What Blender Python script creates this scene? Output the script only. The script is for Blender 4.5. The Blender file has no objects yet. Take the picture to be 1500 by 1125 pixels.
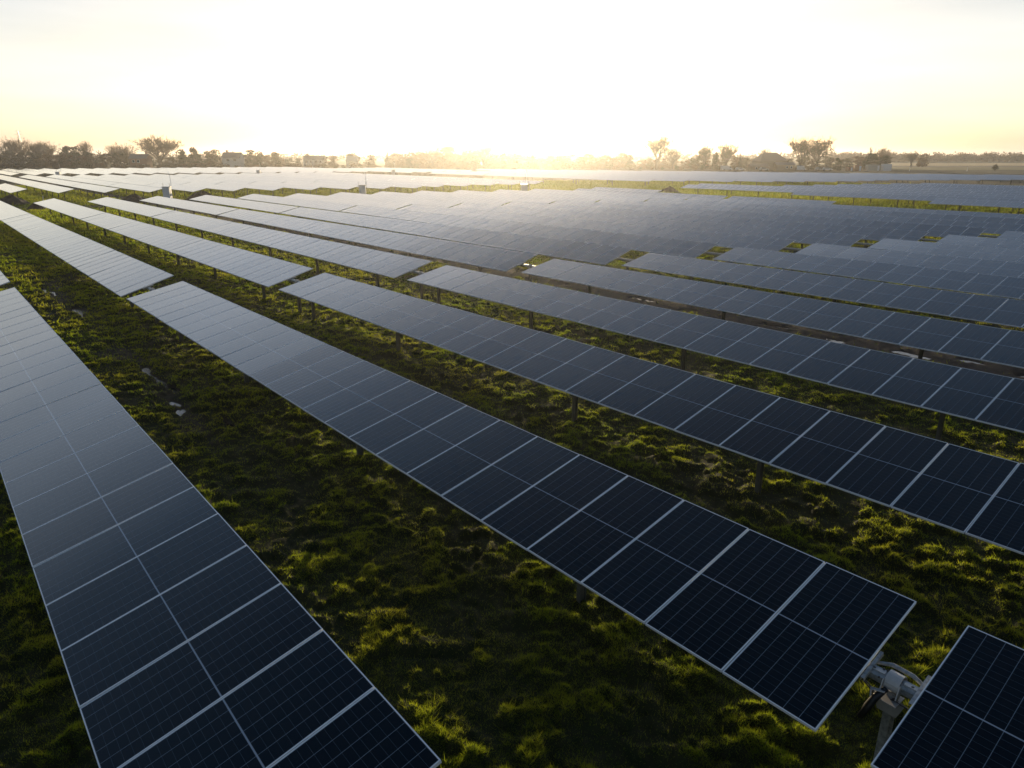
import bpy, bmesh, math, random
import numpy as np
from mathutils import Vector, Matrix

random.seed(11)
SC = bpy.context.scene
COL = SC.collection
R = math.radians

# ------------------------------------------------------------------ camera
CAM_H = 6.95
cam = bpy.data.objects.new("camera", bpy.data.cameras.new("camera"))
COL.objects.link(cam)
cam.location = (0, 0, CAM_H)
cam.rotation_euler = (R(90 - 18.0), 0, 0)
cam.data.sensor_width = 36.0
cam.data.lens = 1035.0 / 1500.0 * 36.0
cam.data.clip_start = 0.1
cam.data.clip_end = 20000
SC.camera = cam

# ------------------------------------------------------------------ sky, sun, exposure
SUN_EL = 4.3
SKY_STRENGTH = 0.1
SUN_STRENGTH = 5.0
HAZE_DENSITY = 0.00027
HAZE_G = 0.81
W = bpy.data.worlds.new("World")
SC.world = W
W.use_nodes = True
nt = W.node_tree
bg = nt.nodes["Background"]
sky = nt.nodes.new("ShaderNodeTexSky")
sky.sky_type = "NISHITA"
sky.sun_disc = False
sky.sun_elevation = R(SUN_EL)
sky.sun_rotation = 0.0          # the sun stands over +Y
sky.dust_density = 1.0
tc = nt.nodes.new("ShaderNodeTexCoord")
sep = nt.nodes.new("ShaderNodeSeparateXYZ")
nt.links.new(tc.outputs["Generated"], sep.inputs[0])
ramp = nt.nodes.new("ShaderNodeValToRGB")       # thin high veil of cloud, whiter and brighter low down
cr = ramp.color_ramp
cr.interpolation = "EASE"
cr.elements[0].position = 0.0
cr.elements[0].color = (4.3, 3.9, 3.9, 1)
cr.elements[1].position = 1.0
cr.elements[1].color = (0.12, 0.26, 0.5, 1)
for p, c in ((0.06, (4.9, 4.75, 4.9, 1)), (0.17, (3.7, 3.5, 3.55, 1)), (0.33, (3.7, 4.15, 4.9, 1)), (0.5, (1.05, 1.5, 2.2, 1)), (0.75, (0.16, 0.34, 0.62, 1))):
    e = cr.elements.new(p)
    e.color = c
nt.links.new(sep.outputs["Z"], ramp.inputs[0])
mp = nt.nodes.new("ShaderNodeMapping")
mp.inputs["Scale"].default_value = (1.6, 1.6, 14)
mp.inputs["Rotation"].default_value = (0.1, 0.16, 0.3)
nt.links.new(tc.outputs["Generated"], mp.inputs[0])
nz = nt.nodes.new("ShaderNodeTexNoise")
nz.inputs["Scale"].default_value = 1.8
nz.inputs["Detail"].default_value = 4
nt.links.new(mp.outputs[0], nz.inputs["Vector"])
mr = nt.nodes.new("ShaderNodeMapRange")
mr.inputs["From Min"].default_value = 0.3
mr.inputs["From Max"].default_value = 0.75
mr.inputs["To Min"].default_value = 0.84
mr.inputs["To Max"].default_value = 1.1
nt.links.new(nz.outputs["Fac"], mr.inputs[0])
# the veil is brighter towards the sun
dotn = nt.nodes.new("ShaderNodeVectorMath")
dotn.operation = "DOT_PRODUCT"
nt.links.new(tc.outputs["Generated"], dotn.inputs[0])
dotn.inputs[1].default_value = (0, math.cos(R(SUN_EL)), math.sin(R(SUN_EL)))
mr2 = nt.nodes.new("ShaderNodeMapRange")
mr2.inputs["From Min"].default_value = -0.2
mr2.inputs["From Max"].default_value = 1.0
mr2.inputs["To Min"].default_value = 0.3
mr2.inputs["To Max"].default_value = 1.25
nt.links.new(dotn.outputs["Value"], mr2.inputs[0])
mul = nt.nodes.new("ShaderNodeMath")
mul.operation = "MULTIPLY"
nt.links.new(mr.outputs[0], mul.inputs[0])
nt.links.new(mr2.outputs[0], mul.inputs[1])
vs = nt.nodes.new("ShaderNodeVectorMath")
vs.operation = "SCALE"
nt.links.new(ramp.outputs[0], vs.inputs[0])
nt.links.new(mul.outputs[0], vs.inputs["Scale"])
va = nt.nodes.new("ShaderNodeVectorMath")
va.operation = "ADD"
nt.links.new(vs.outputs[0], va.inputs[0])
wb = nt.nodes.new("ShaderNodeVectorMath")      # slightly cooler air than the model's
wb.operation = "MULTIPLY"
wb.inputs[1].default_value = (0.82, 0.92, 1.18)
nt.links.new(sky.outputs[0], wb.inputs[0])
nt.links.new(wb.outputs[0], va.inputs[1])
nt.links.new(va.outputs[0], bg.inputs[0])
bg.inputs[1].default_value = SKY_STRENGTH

sl = bpy.data.lights.new("sun", "SUN")
sun = bpy.data.objects.new("sun", sl)
COL.objects.link(sun)
sl.energy = SUN_STRENGTH
sl.angle = R(0.5)
sl.color = (1.0, 0.78, 0.48)
sun.rotation_euler = (-R(90 - SUN_EL), 0, 0)
sun.location = (0, 60, 30)
SC.view_settings.view_transform = "Standard"
SC.view_settings.look = "None"
SC.view_settings.exposure = 0.17
SC.view_settings.gamma = 1
SC.cycles.volume_bounces = 0
SC.cycles.max_bounces = 6
SC.cycles.use_denoising = True

# ------------------------------------------------------------------ frames of reference
AZ = R(39.7)                     # the rows run this far left of the camera's heading
ZG = 0.0
def w2(s, t):                    # s along the rows, t across them, to world x, y
    return (-math.sin(AZ) * s + math.cos(AZ) * t, math.cos(AZ) * s + math.sin(AZ) * t)
def w2n(s, t):
    return -np.sin(AZ) * s + np.cos(AZ) * t, np.cos(AZ) * s + np.sin(AZ) * t
def st_of(x, y):
    return -np.sin(AZ) * x + np.cos(AZ) * y, np.cos(AZ) * x + np.sin(AZ) * y
def at(px, Y):                   # bearing of a column of the photograph, at distance Y ahead
    return ((px - 750.0) / 1088.0 * Y, Y)
def zat(py, Y):                  # height of a row of the photograph at distance Y
    return CAM_H + (226.0 - py) / 1088.0 * Y

# ------------------------------------------------------------------ materials
def mat(name, base=(0.5, 0.5, 0.5), rough=0.6, metal=0.0, spec=0.5):
    m = bpy.data.materials.new(name)
    m.use_nodes = True
    b = m.node_tree.nodes["Principled BSDF"]
    b.inputs["Base Color"].default_value = (*base, 1)
    b.inputs["Roughness"].default_value = rough
    b.inputs["Metallic"].default_value = metal
    b.inputs["Specular IOR Level"].default_value = spec
    return m
class N:                         # small node-writing helper
    def __init__(s, m):
        s.t = m.node_tree
        s.b = s.t.nodes["Principled BSDF"]
    def n(s, kind, **kw):
        o = s.t.nodes.new(kind)
        for k, v in kw.items():
            setattr(o, k, v)
        return o
    def l(s, a, b):
        s.t.links.new(a, b)
    def math(s, op, a, b=None, clamp=False):
        o = s.n("ShaderNodeMath", operation=op)
        o.use_clamp = clamp
        for i, v in enumerate((a, b)):
            if v is None:
                continue
            if isinstance(v, (int, float)):
                o.inputs[i].default_value = v
            else:
                s.l(v, o.inputs[i])
        return o.outputs[0]
    def noise(s, scale, detail=3, vec=None, rough=0.5):
        o = s.n("ShaderNodeTexNoise")
        o.inputs["Scale"].default_value = scale
        o.inputs["Detail"].default_value = detail
        o.inputs["Roughness"].default_value = rough
        if vec is not None:
            s.l(vec, o.inputs["Vector"])
        return o.outputs["Fac"]
    def rng(s, v, a, b, c, d):
        o = s.n("ShaderNodeMapRange")
        o.inputs[1].default_value, o.inputs[2].default_value, o.inputs[3].default_value, o.inputs[4].default_value = a, b, c, d
        s.l(v, o.inputs[0])
        return o.outputs[0]
    def mix(s, f, a, b):
        o = s.n("ShaderNodeMix", data_type="RGBA")
        for i, v in ((0, f), (6, a), (7, b)):
            if isinstance(v, (int, float)):
                o.inputs[i].default_value = v
            elif isinstance(v, tuple):
                o.inputs[i].default_value = (*v, 1)
            else:
                s.l(v, o.inputs[i])
        return o.outputs[2]
def mottled(name, a, b, scale=3.0, rough=0.7, metal=0.0, spec=0.5, bump=0.0):
    m = mat(name, a, rough, metal, spec)
    k = N(m)
    tcn = k.n("ShaderNodeTexCoord")
    f = k.noise(scale, 5, tcn.outputs["Object"], 0.6)
    k.l(k.mix(k.rng(f, 0.3, 0.7, 0, 1), a, b), k.b.inputs["Base Color"])
    k.l(k.rng(f, 0.3, 0.7, max(0, rough - 0.1), min(1, rough + 0.1)), k.b.inputs["Roughness"])
    if bump:
        bn = k.n("ShaderNodeBump")
        bn.inputs["Strength"].default_value = bump
        k.l(f, bn.inputs["Height"])
        k.l(bn.outputs[0], k.b.inputs["Normal"])
    return m

PM = 1.1270                      # module pitch along a row
MW, ML = 1.113, 2.278            # module width (along the row) and length (across it)
def glass_material():
    m = mat("solar_glass", (0.004, 0.007, 0.018), 0.2, 0, 0.5)
    k = N(m)
    tcn = k.n("ShaderNodeTexCoord")
    sp = k.n("ShaderNodeSeparateXYZ")
    k.l(tcn.outputs["Object"], sp.inputs[0])
    x, y = sp.outputs["X"], sp.outputs["Y"]
    xm = k.math("FLOORED_MODULO", x, PM)
    xi = k.math("FLOOR", k.math("DIVIDE", x, PM))
    # distance of x to the nearest of the column lines
    off = (PM - MW) / 2 + 0.016
    cp = (MW - 0.032) / 6
    fx = k.math("ABSOLUTE", k.math("SUBTRACT", k.math("FLOORED_MODULO", k.math("ADD", k.math("SUBTRACT", xm, off), cp / 2), cp), cp / 2))
    ay = k.math("ABSOLUTE", y)
    rp = (ML / 2 - 0.026) / 12
    fy = k.math("ABSOLUTE", k.math("SUBTRACT", k.math("FLOORED_MODULO", k.math("ADD", k.math("SUBTRACT", ay, 0.009), rp / 2), rp), rp / 2))
    colline = k.math("LESS_THAN", fx, 0.0024)
    rowline = k.math("LESS_THAN", fy, 0.0014)
    mid = k.math("LESS_THAN", ay, 0.0075)
    cmb = k.n("ShaderNodeCombineXYZ")
    k.l(xi, cmb.inputs[0])
    oi = k.n("ShaderNodeObjectInfo")
    k.l(oi.outputs["Random"], cmb.inputs[1])
    wn = k.n("ShaderNodeTexWhiteNoise", noise_dimensions="3D")
    k.l(cmb.outputs[0], wn.inputs["Vector"])
    # cell-to-cell colour of the silicon
    cv = k.n("ShaderNodeCombineXYZ")
    k.l(k.math("FLOOR", k.math("DIVIDE", k.math("SUBTRACT", x, off), cp)), cv.inputs[0])
    k.l(k.math("FLOOR", k.math("DIVIDE", y, rp)), cv.inputs[1])
    k.l(oi.outputs["Random"], cv.inputs[2])
    wc = k.n("ShaderNodeTexWhiteNoise", noise_dimensions="3D")
    k.l(cv.outputs[0], wc.inputs["Vector"])
    base = k.mix(wn.outputs["Value"], (0.0006, 0.0014, 0.0042), (0.0012, 0.0022, 0.0048))
    base = k.mix(k.math("MULTIPLY", wc.outputs["Value"], 0.35), base, (0.0005, 0.0028, 0.0045))
    base = k.mix(k.math("MULTIPLY", rowline, 0.36), base, (0.17, 0.22, 0.26))
    base = k.mix(k.math("MULTIPLY", colline, 0.75), base, (0.26, 0.32, 0.37))
    base = k.mix(k.math("MULTIPLY", mid, 0.85), base, (0.42, 0.46, 0.52))
    # dried drops and dust
    d1 = k.rng(k.noise(90, 2, tcn.outputs["Object"], 0.6), 0.66, 0.74, 0, 1)
    d2 = k.rng(k.noise(3.0, 4, tcn.outputs["Object"], 0.6), 0.42, 0.68, 0.0, 1.0)
    base = k.mix(k.math("MULTIPLY", k.math("MULTIPLY", d1, d2), 0.18), base, (0.22, 0.24, 0.27))
    film = k.rng(k.noise(1.1, 5, tcn.outputs["Object"], 0.65), 0.35, 0.75, 0.0, 0.006)
    base = k.mix(film, base, (0.25, 0.27, 0.30))
    k.l(base, k.b.inputs["Base Color"])
    k.l(k.rng(k.noise(1.7, 5, tcn.outputs["Object"], 0.65), 0.3, 0.75, 0.05, 0.11), k.b.inputs["Roughness"])
    k.l(k.rng(wn.outputs["Value"], 0, 1, 0.36, 0.50), k.b.inputs["Specular IOR Level"])
    k.b.inputs["Specular Tint"].default_value = (0.12, 0.32, 0.42, 1)   # anti-reflective coating
    k.b.inputs["Coat Weight"].default_value = 0.55
    k.b.inputs["Coat IOR"].default_value = 1.25
    k.b.inputs["Coat Roughness"].default_value = 0.10
    return m
M = {}
M["glass"] = glass_material()
M["frame"] = mottled("anodised_aluminium", (0.86, 0.87, 0.88), (0.78, 0.79, 0.81), 4, 0.45, 0.1)
M["back"] = mat("module_backsheet", (0.10, 0.11, 0.13), 0.5)
M["galv"] = mottled("galvanised_steel", (0.50, 0.51, 0.51), (0.20, 0.22, 0.23), 22, 0.45, 0.5)
M["post"] = mottled("backlit_post_steel", (0.13, 0.14, 0.13), (0.09, 0.10, 0.09), 5, 0.55, 0.4)  # galvanised steel, its colour darkened to carry the backlit shade of the posts
M["plate"] = mottled("bearing_plate", (0.52, 0.50, 0.48), (0.42, 0.41, 0.40), 8, 0.5, 0.3)
M["rubber"] = mat("black_rubber", (0.012, 0.013, 0.015), 0.45)
M["hole"] = mat("bolt_hole", (0.05, 0.045, 0.04), 0.6)
M["brass"] = mat("brass_fitting", (0.75, 0.5, 0.12), 0.35, 0.6)
M["white"] = mottled("white_painted_steel", (0.74, 0.75, 0.76), (0.62, 0.63, 0.64), 3, 0.45)
M["greybox"] = mottled("grey_painted_steel", (0.78, 0.79, 0.82), (0.70, 0.71, 0.75), 2, 0.5)

def ground_material():
    m = mat("wet_grassland", (0.03, 0.04, 0.01), 0.9, 0, 0.25)
    k = N(m)
    at_ = k.n("ShaderNodeAttribute", attribute_name="mud")
    tcn = k.n("ShaderNodeTexCoord")
    f1 = k.noise(0.35, 5, tcn.outputs["Object"], 0.6)
    f2 = k.noise(6.0, 5, tcn.outputs["Object"], 0.65)
    g = k.mix(k.rng(f1, 0.35, 0.68, 0, 1), (0.013, 0.022, 0.005), (0.034, 0.040, 0.010))
    g = k.mix(k.rng(f2, 0.4, 0.75, 0, 0.8), g, (0.040, 0.036, 0.014))
    mud = k.mix(k.rng(f2, 0.35, 0.7, 0, 1), (0.040, 0.027, 0.020), (0.095, 0.068, 0.050))
    k.l(k.mix(at_.outputs["Fac"], g, mud), k.b.inputs["Base Color"])
    k.l(k.rng(at_.outputs["Fac"], 0, 1, 0.95, 0.8), k.b.inputs["Roughness"])
    bn = k.n("ShaderNodeBump")
    bn.inputs["Strength"].default_value = 0.6
    bn.inputs["Distance"].default_value = 0.05
    k.l(k.noise(14, 5, tcn.outputs["Object"], 0.7), bn.inputs["Height"])
    k.l(bn.outputs[0], k.b.inputs["Normal"])
    return m
def leaf_material(name, c0, c1, t0, t1, trans=0.5, attr="tint"):
    m = bpy.data.materials.new(name)
    m.use_nodes = True
    t = m.node_tree
    k = N(m)
    a = k.n("ShaderNodeAttribute", attribute_name=attr)
    col = k.mix(a.outputs["Fac"], c0, c1)
    tcol = k.mix(a.outputs["Fac"], t0, t1)
    k.l(col, k.b.inputs["Base Color"])
    k.b.inputs["Roughness"].default_value = 0.65
    k.b.inputs["Specular IOR Level"].default_value = 0.25
    tr = k.n("ShaderNodeBsdfTranslucent")
    k.l(tcol, tr.inputs[0])
    mx = k.n("ShaderNodeMixShader")
    mx.inputs[0].default_value = trans
    out = [n for n in t.nodes if n.type == "OUTPUT_MATERIAL"][0]
    k.l(k.b.outputs[0], mx.inputs[1])
    k.l(tr.outputs[0], mx.inputs[2])
    k.l(mx.outputs[0], out.inputs[0])
    return m
M["ground"] = ground_material()
M["grass"] = leaf_material("grass_blades", (0.022, 0.042, 0.006), (0.070, 0.066, 0.016), (0.27, 0.38, 0.014), (0.44, 0.44, 0.030), 0.62)
M["water"] = mottled("puddle_water", (0.030, 0.028, 0.024), (0.045, 0.038, 0.030), 5, 0.16, 0, 0.22, 0.15)
M["dirt"] = mottled("dug_earth", (0.055, 0.042, 0.032), (0.10, 0.08, 0.06), 2.5, 0.9, 0, 0.2, 0.6)
M["bark"] = mottled("tree_bark", (0.07, 0.055, 0.040), (0.12, 0.10, 0.075), 3, 0.85)
M["ever"] = leaf_material("dark_evergreen_leaves", (0.022, 0.034, 0.012), (0.045, 0.055, 0.020), (0.04, 0.06, 0.01), (0.08, 0.09, 0.02), 0.2)
M["olive"] = leaf_material("olive_winter_leaves", (0.050, 0.050, 0.020), (0.10, 0.085, 0.035), (0.09, 0.09, 0.02), (0.15, 0.12, 0.04), 0.25)
M["twig"] = leaf_material("brown_winter_twigs", (0.085, 0.060, 0.035), (0.14, 0.095, 0.055), (0.14, 0.09, 0.03), (0.20, 0.13, 0.05), 0.35)
M["straw"] = mottled("stubble_field_soil", (0.42, 0.30, 0.14), (0.50, 0.37, 0.18), 0.05, 0.95, 0, 0.2)
M["plough"] = mottled("dark_field_edge_soil", (0.075, 0.060, 0.030), (0.11, 0.085, 0.040), 0.06, 0.95, 0, 0.2)
M["pasture"] = mottled("pasture_grass", (0.10, 0.10, 0.030), (0.15, 0.13, 0.045), 0.07, 0.95, 0, 0.2)
M["brick"] = mottled("red_brown_brick", (0.20, 0.10, 0.07), (0.27, 0.15, 0.10), 6, 0.85)
M["render"] = mottled("pale_wall_render", (0.70, 0.67, 0.62), (0.60, 0.57, 0.52), 1.5, 0.8)
M["board"] = mottled("weathered_boards", (0.26, 0.20, 0.14), (0.34, 0.27, 0.19), 2.5, 0.85)
M["tile"] = mottled("brown_roof_tiles", (0.34, 0.24, 0.16), (0.42, 0.30, 0.21), 5, 0.8)
M["slate"] = mottled("grey_roof_slates", (0.13, 0.12, 0.12), (0.18, 0.17, 0.165), 5, 0.7)
M["pane"] = mat("window_pane", (0.03, 0.035, 0.04), 0.1)
M["carwhite"] = mat("white_car_paint", (0.75, 0.75, 0.75), 0.25)
M["cargrey"] = mat("silver_car_paint", (0.45, 0.46, 0.48), 0.3, 0.4)
M["tyre"] = mat("tyre_rubber", (0.02, 0.02, 0.02), 0.8)
M["rust"] = mottled("rusty_steel", (0.25, 0.10, 0.045), (0.17, 0.075, 0.04), 3, 0.8)
M["cream"] = mottled("cream_painted_steel", (0.55, 0.52, 0.45), (0.45, 0.43, 0.38), 2, 0.6)

# ------------------------------------------------------------------ mesh helpers
class MB:
    """Collects verts and faces with a material slot each; build() links ONE mesh object."""
    def __init__(s):
        s.v, s.f, s.mi = [], [], []
    def box(s, c, d, mi=0, rot=None):
        b = len(s.v)
        for sx, sy, sz in ((-1, -1, -1), (1, -1, -1), (1, 1, -1), (-1, 1, -1), (-1, -1, 1), (1, -1, 1), (1, 1, 1), (-1, 1, 1)):
            p = Vector((sx * d[0] / 2, sy * d[1] / 2, sz * d[2] / 2))
            if rot is not None:
                p = rot @ p
            s.v.append((p.x + c[0], p.y + c[1], p.z + c[2]))
        for q in ((0, 3, 2, 1), (4, 5, 6, 7), (0, 1, 5, 4), (1, 2, 6, 5), (2, 3, 7, 6), (3, 0, 4, 7)):
            s.f.append(tuple(b + i for i in q))
            s.mi.append(mi)
        return s
    def tube(s, pts, rad, n=6, mi=0, cap=True):
        b = len(s.v)
        pts = [Vector(p) for p in pts]
        if not hasattr(rad, "__len__"):
            rad = [rad] * len(pts)
        for i, p in enumerate(pts):
            d = (pts[min(i + 1, len(pts) - 1)] - pts[max(i - 1, 0)]).normalized()
            u = d.cross(Vector((0, 0, 1)) if abs(d.z) < 0.9 else Vector((1, 0, 0))).normalized()
            w = d.cross(u)
            for j in range(n):
                a = 2 * math.pi * (j + 0.5) / n
                q = p + (u * math.cos(a) + w * math.sin(a)) * rad[i]
                s.v.append(tuple(q))
        for i in range(len(pts) - 1):
            for j in range(n):
                s.f.append((b + i * n + j, b + i * n + (j + 1) % n, b + (i + 1) * n + (j + 1) % n, b + (i + 1) * n + j))
                s.mi.append(mi)
        if cap:
            s.f.append(tuple(b + j for j in reversed(range(n))))
            s.mi.append(mi)
            s.f.append(tuple(b + (len(pts) - 1) * n + j for j in range(n)))
            s.mi.append(mi)
        return s
    def poly(s, pts, mi=0):
        b = len(s.v)
        s.v += [tuple(p) for p in pts]
        s.f.append(tuple(range(b, b + len(pts))))
        s.mi.append(mi)
        return s
    def prism(s, outline, y0, y1, mi=0):   # outline in x,z, extruded along y
        b = len(s.v)
        n = len(outline)
        for y in (y0, y1):
            s.v += [(p[0], y, p[1]) for p in outline]
        s.f.append(tuple(range(b, b + n)))
        s.f.append(tuple(reversed(range(b + n, b + 2 * n))))
        s.mi += [mi, mi]
        for i in range(n):
            j = (i + 1) % n
            s.f.append((b + j, b + i, b + n + i, b + n + j))
            s.mi.append(mi)
        return s
    def mesh(s, name, mats, smooth=False):
        me = bpy.data.meshes.new(name)
        me.from_pydata(s.v, [], s.f)
        for m in (mats if isinstance(mats, (list, tuple)) else [mats]):
            me.materials.append(m)
        me.polygons.foreach_set("material_index", s.mi)
        if smooth:
            me.polygons.foreach_set("use_smooth", [True] * len(me.polygons))
        me.update()
        return me
    def build(s, name, mats, parent=None, loc=(0, 0, 0), rot=(0, 0, 0), smooth=False):
        return put(name, s.mesh(name, mats, smooth), parent, loc, rot)
def put(name, me, parent=None, loc=(0, 0, 0), rot=(0, 0, 0), scale=(1, 1, 1)):
    o = bpy.data.objects.new(name, me)
    COL.objects.link(o)
    if parent is not None:
        o.parent = parent
    o.location, o.rotation_euler, o.scale = loc, rot, scale
    return o
def tag(o, label, cat, group=None):
    o["label"], o["category"] = label, cat
    if group:
        o["group"] = group
    return o
def thing(name, label, cat, loc, rz=0.0, group=None):
    return tag(put(name, None, None, loc, (0, 0, rz)), label, cat, group)
def kind(o, k):
    o["kind"] = k
    return o
def mesh_np(name, co, faces, mats, attrs=None, smooth=False):   # faces: (n, k) array of indices
    me = bpy.data.meshes.new(name)
    co = np.asarray(co, np.float32)
    faces = np.asarray(faces, np.int32)
    nf, kk = faces.shape
    me.vertices.add(len(co))
    me.vertices.foreach_set("co", co.ravel())
    me.loops.add(nf * kk)
    me.loops.foreach_set("vertex_index", faces.ravel())
    me.polygons.add(nf)
    me.polygons.foreach_set("loop_start", np.arange(0, nf * kk, kk, dtype=np.int32))
    me.polygons.foreach_set("loop_total", np.full(nf, kk, np.int32))
    for m in (mats if isinstance(mats, (list, tuple)) else [mats]):
        me.materials.append(m)
    if smooth:
        me.polygons.foreach_set("use_smooth", np.ones(nf, bool))
    for k, v in (attrs or {}).items():
        a = me.attributes.new(k, "FLOAT", "POINT")
        a.data.foreach_set("value", np.asarray(v, np.float32))
    me.update(calc_edges=True)
    return me

# ------------------------------------------------------------------ ground relief
rg = np.random.default_rng(5)
TAB = rg.random((256, 256))
def vn(x, y, seed=0):
    x = x + seed * 17.31
    y = y + seed * 9.77
    xi, yi = np.floor(x).astype(int), np.floor(y).astype(int)
    fx, fy = x - xi, y - yi
    fx, fy = fx * fx * (3 - 2 * fx), fy * fy * (3 - 2 * fy)
    a, b = TAB[xi & 255, yi & 255], TAB[(xi + 1) & 255, yi & 255]
    c, d = TAB[xi & 255, (yi + 1) & 255], TAB[(xi + 1) & 255, (yi + 1) & 255]
    return (a * (1 - fx) + b * fx) * (1 - fy) + (c * (1 - fx) + d * fx) * fy
# puddles: s, t, half length along the row, half width
PUD = [(a_, b_, c_ * (0.55 if b_ > 20 else 1.25), d_ * (0.8 if b_ > 20 else 0.95)) for a_, b_, c_, d_ in [(45.5, 4.7, 0.9, 0.16), (43.9, 4.9, 0.5, 0.13), (38.6, 5.0, 1.0, 0.20), (36.9, 5.2, 0.8, 0.16), (24.8, 5.1, 0.9, 0.15), (23.4, 5.3, 0.5, 0.13), (21.0, 4.8, 0.5, 0.17), (18.9, 5.6, 0.3, 0.15), (43.2, 3.3, 0.9, 0.16), (41.0, 3.5, 0.8, 0.14), (38.2, 3.3, 0.9, 0.16), (35.5, 3.4, 0.7, 0.15), (33.2, 3.3, 0.5, 0.14),
       (12.6, 27.0, 1.1, 0.24), (10.0, 27.2, 0.9, 0.28), (8.2, 27.9, 0.8, 0.16), (15.8, 27.6, 0.9, 0.16), (19.6, 27.1, 1.0, 0.18), (23.2, 27.7, 1.2, 0.22), (26.6, 27.0, 1.0, 0.18), (28.9, 27.6, 1.0, 0.20), (31.5, 27.3, 1.1, 0.22), (35.5, 27.0, 0.9, 0.2), (6.0, 27.4, 0.9, 0.2), (40.0, 27.5, 1.2, 0.2), (3.0, 27.2, 0.9, 0.22)]]
PUD = [(a_ + random.uniform(-1, 1) * c_ * 0.9, b_ + random.uniform(-1, 1) * d_ * 1.1, c_ * random.uniform(0.3, 0.75), d_ * random.uniform(0.4, 0.85)) for a_, b_, c_, d_ in PUD for i_ in range(2 if b_ > 20 else 3)]
def smooth(v, a, b):
    u = np.clip((v - a) / (b - a), 0, 1)
    return u * u * (3 - 2 * u)
def mud_of(s, t):
    n = vn(s * 0.9, t * 0.9, 3) - 0.5 + 0.5 * (vn(s * 2.7, t * 2.7, 4) - 0.5)
    track = 1 - smooth(np.abs(t - 27.6) + n * 1.1, 1.0, 1.7)
    track = track * smooth(s, -30, -10)
    rut = (1 - smooth(np.abs(t - 4.9 - 0.012 * (s - 25)) + n * 0.7, 0.15, 0.5)) * smooth(s, 12, 20) * (1 - smooth(s, 55, 75)) * 0.6 * smooth(vn(s * 0.4, t * 0.4, 12), 0.3, 0.6)
    rut2 = (1 - smooth(np.abs(t - 3.2) + n * 0.7, 0.15, 0.5)) * smooth(s, 26, 34) * 0.5
    ln = 117.5 - 0.30 * (t - 12)
    serv = (1 - smooth(np.abs(s - ln) + n * 5, 2.0, 4.5)) * (1 - smooth(t, 35, 60) * 0.75)
    return np.clip(np.maximum.reduce([track, rut, rut2, serv * 0.9]), 0, 1)
def wet_of(s, t):
    m = np.zeros_like(s)
    wob = 1.1 * (vn(s * 3.1, t * 6.3, 21) - 0.5) + 0.7 * (vn(s * 8.0, t * 14.0, 22) - 0.5)
    for ps, pt, a, b in PUD:
        d = np.sqrt(((s - ps) / a) ** 2 + ((t - pt) / b) ** 2) + wob
        m = np.maximum(m, 1 - smooth(d, 0.75, 1.7))
    return m
def tuss_of(x, y):
    a = vn(x * 3.0, y * 3.0, 1)
    b = vn(x * 7.3, y * 7.3, 2)
    big = vn(x * 0.16, y * 0.16, 6)
    return smooth(a * 0.62 + b * 0.38, 0.36, 0.78) * (0.5 + 0.6 * big)
def relief(x, y):
    s, t = st_of(x, y)
    r = np.sqrt(x * x + y * y)
    mud, wet = mud_of(s, t), wet_of(s, t)
    tu = tuss_of(x, y)
    h = 0.10 * (vn(x * 0.35, y * 0.35, 5) - 0.5) + 0.14 * tu * (1 - mud * 0.8) + 0.07 * (vn(x * 8.5, y * 8.5, 7) - 0.5)
    h = h * (1 - 0.75 * wet) - 0.10 * wet
    return h * (1 - smooth(r, 150, 195)) - 0.02, mud, tu, wet

def ground_sheet():
    rr = np.concatenate([[1.5, 3.0, 5.0], np.geomspace(6.5, 200, 520), [260, 400, 700, 1200, 2000, 3000]])
    th = np.concatenate([np.linspace(-57, 57, 680), np.linspace(57, 303, 62)[1:-1]])
    th = np.radians(th)
    A, B = np.meshgrid(rr, th, indexing="ij")
    x, y = A * np.sin(B), A * np.cos(B)
    z, mud, tu, wet = relief(x, y)
    co = np.stack([x.ravel(), y.ravel(), z.ravel()], 1)
    nr, nth = A.shape
    i = np.arange(nr - 1)[:, None] * nth
    j = np.arange(nth)[None, :]
    j2 = (j + 1) % nth
    q = np.stack([i + j, i + nth + j, i + nth + j2, i + j2], -1).reshape(-1, 4)[:, ::-1]
    # inner disc: a fan of quads to the centre
    c = len(co)
    co = np.vstack([co, [[0, 0, 0]]])
    k = np.arange(0, nth, 2)
    fan = np.stack([np.full(len(k), c), (k + 2) % nth, (k + 1) % nth, k], 1)
    me = mesh_np("ground", co, np.vstack([q, fan]), M["ground"], {"mud": np.append(np.maximum(mud, wet).ravel(), 0)}, True)
    return kind(put("ground", me), "structure")
ground_sheet()

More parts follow.
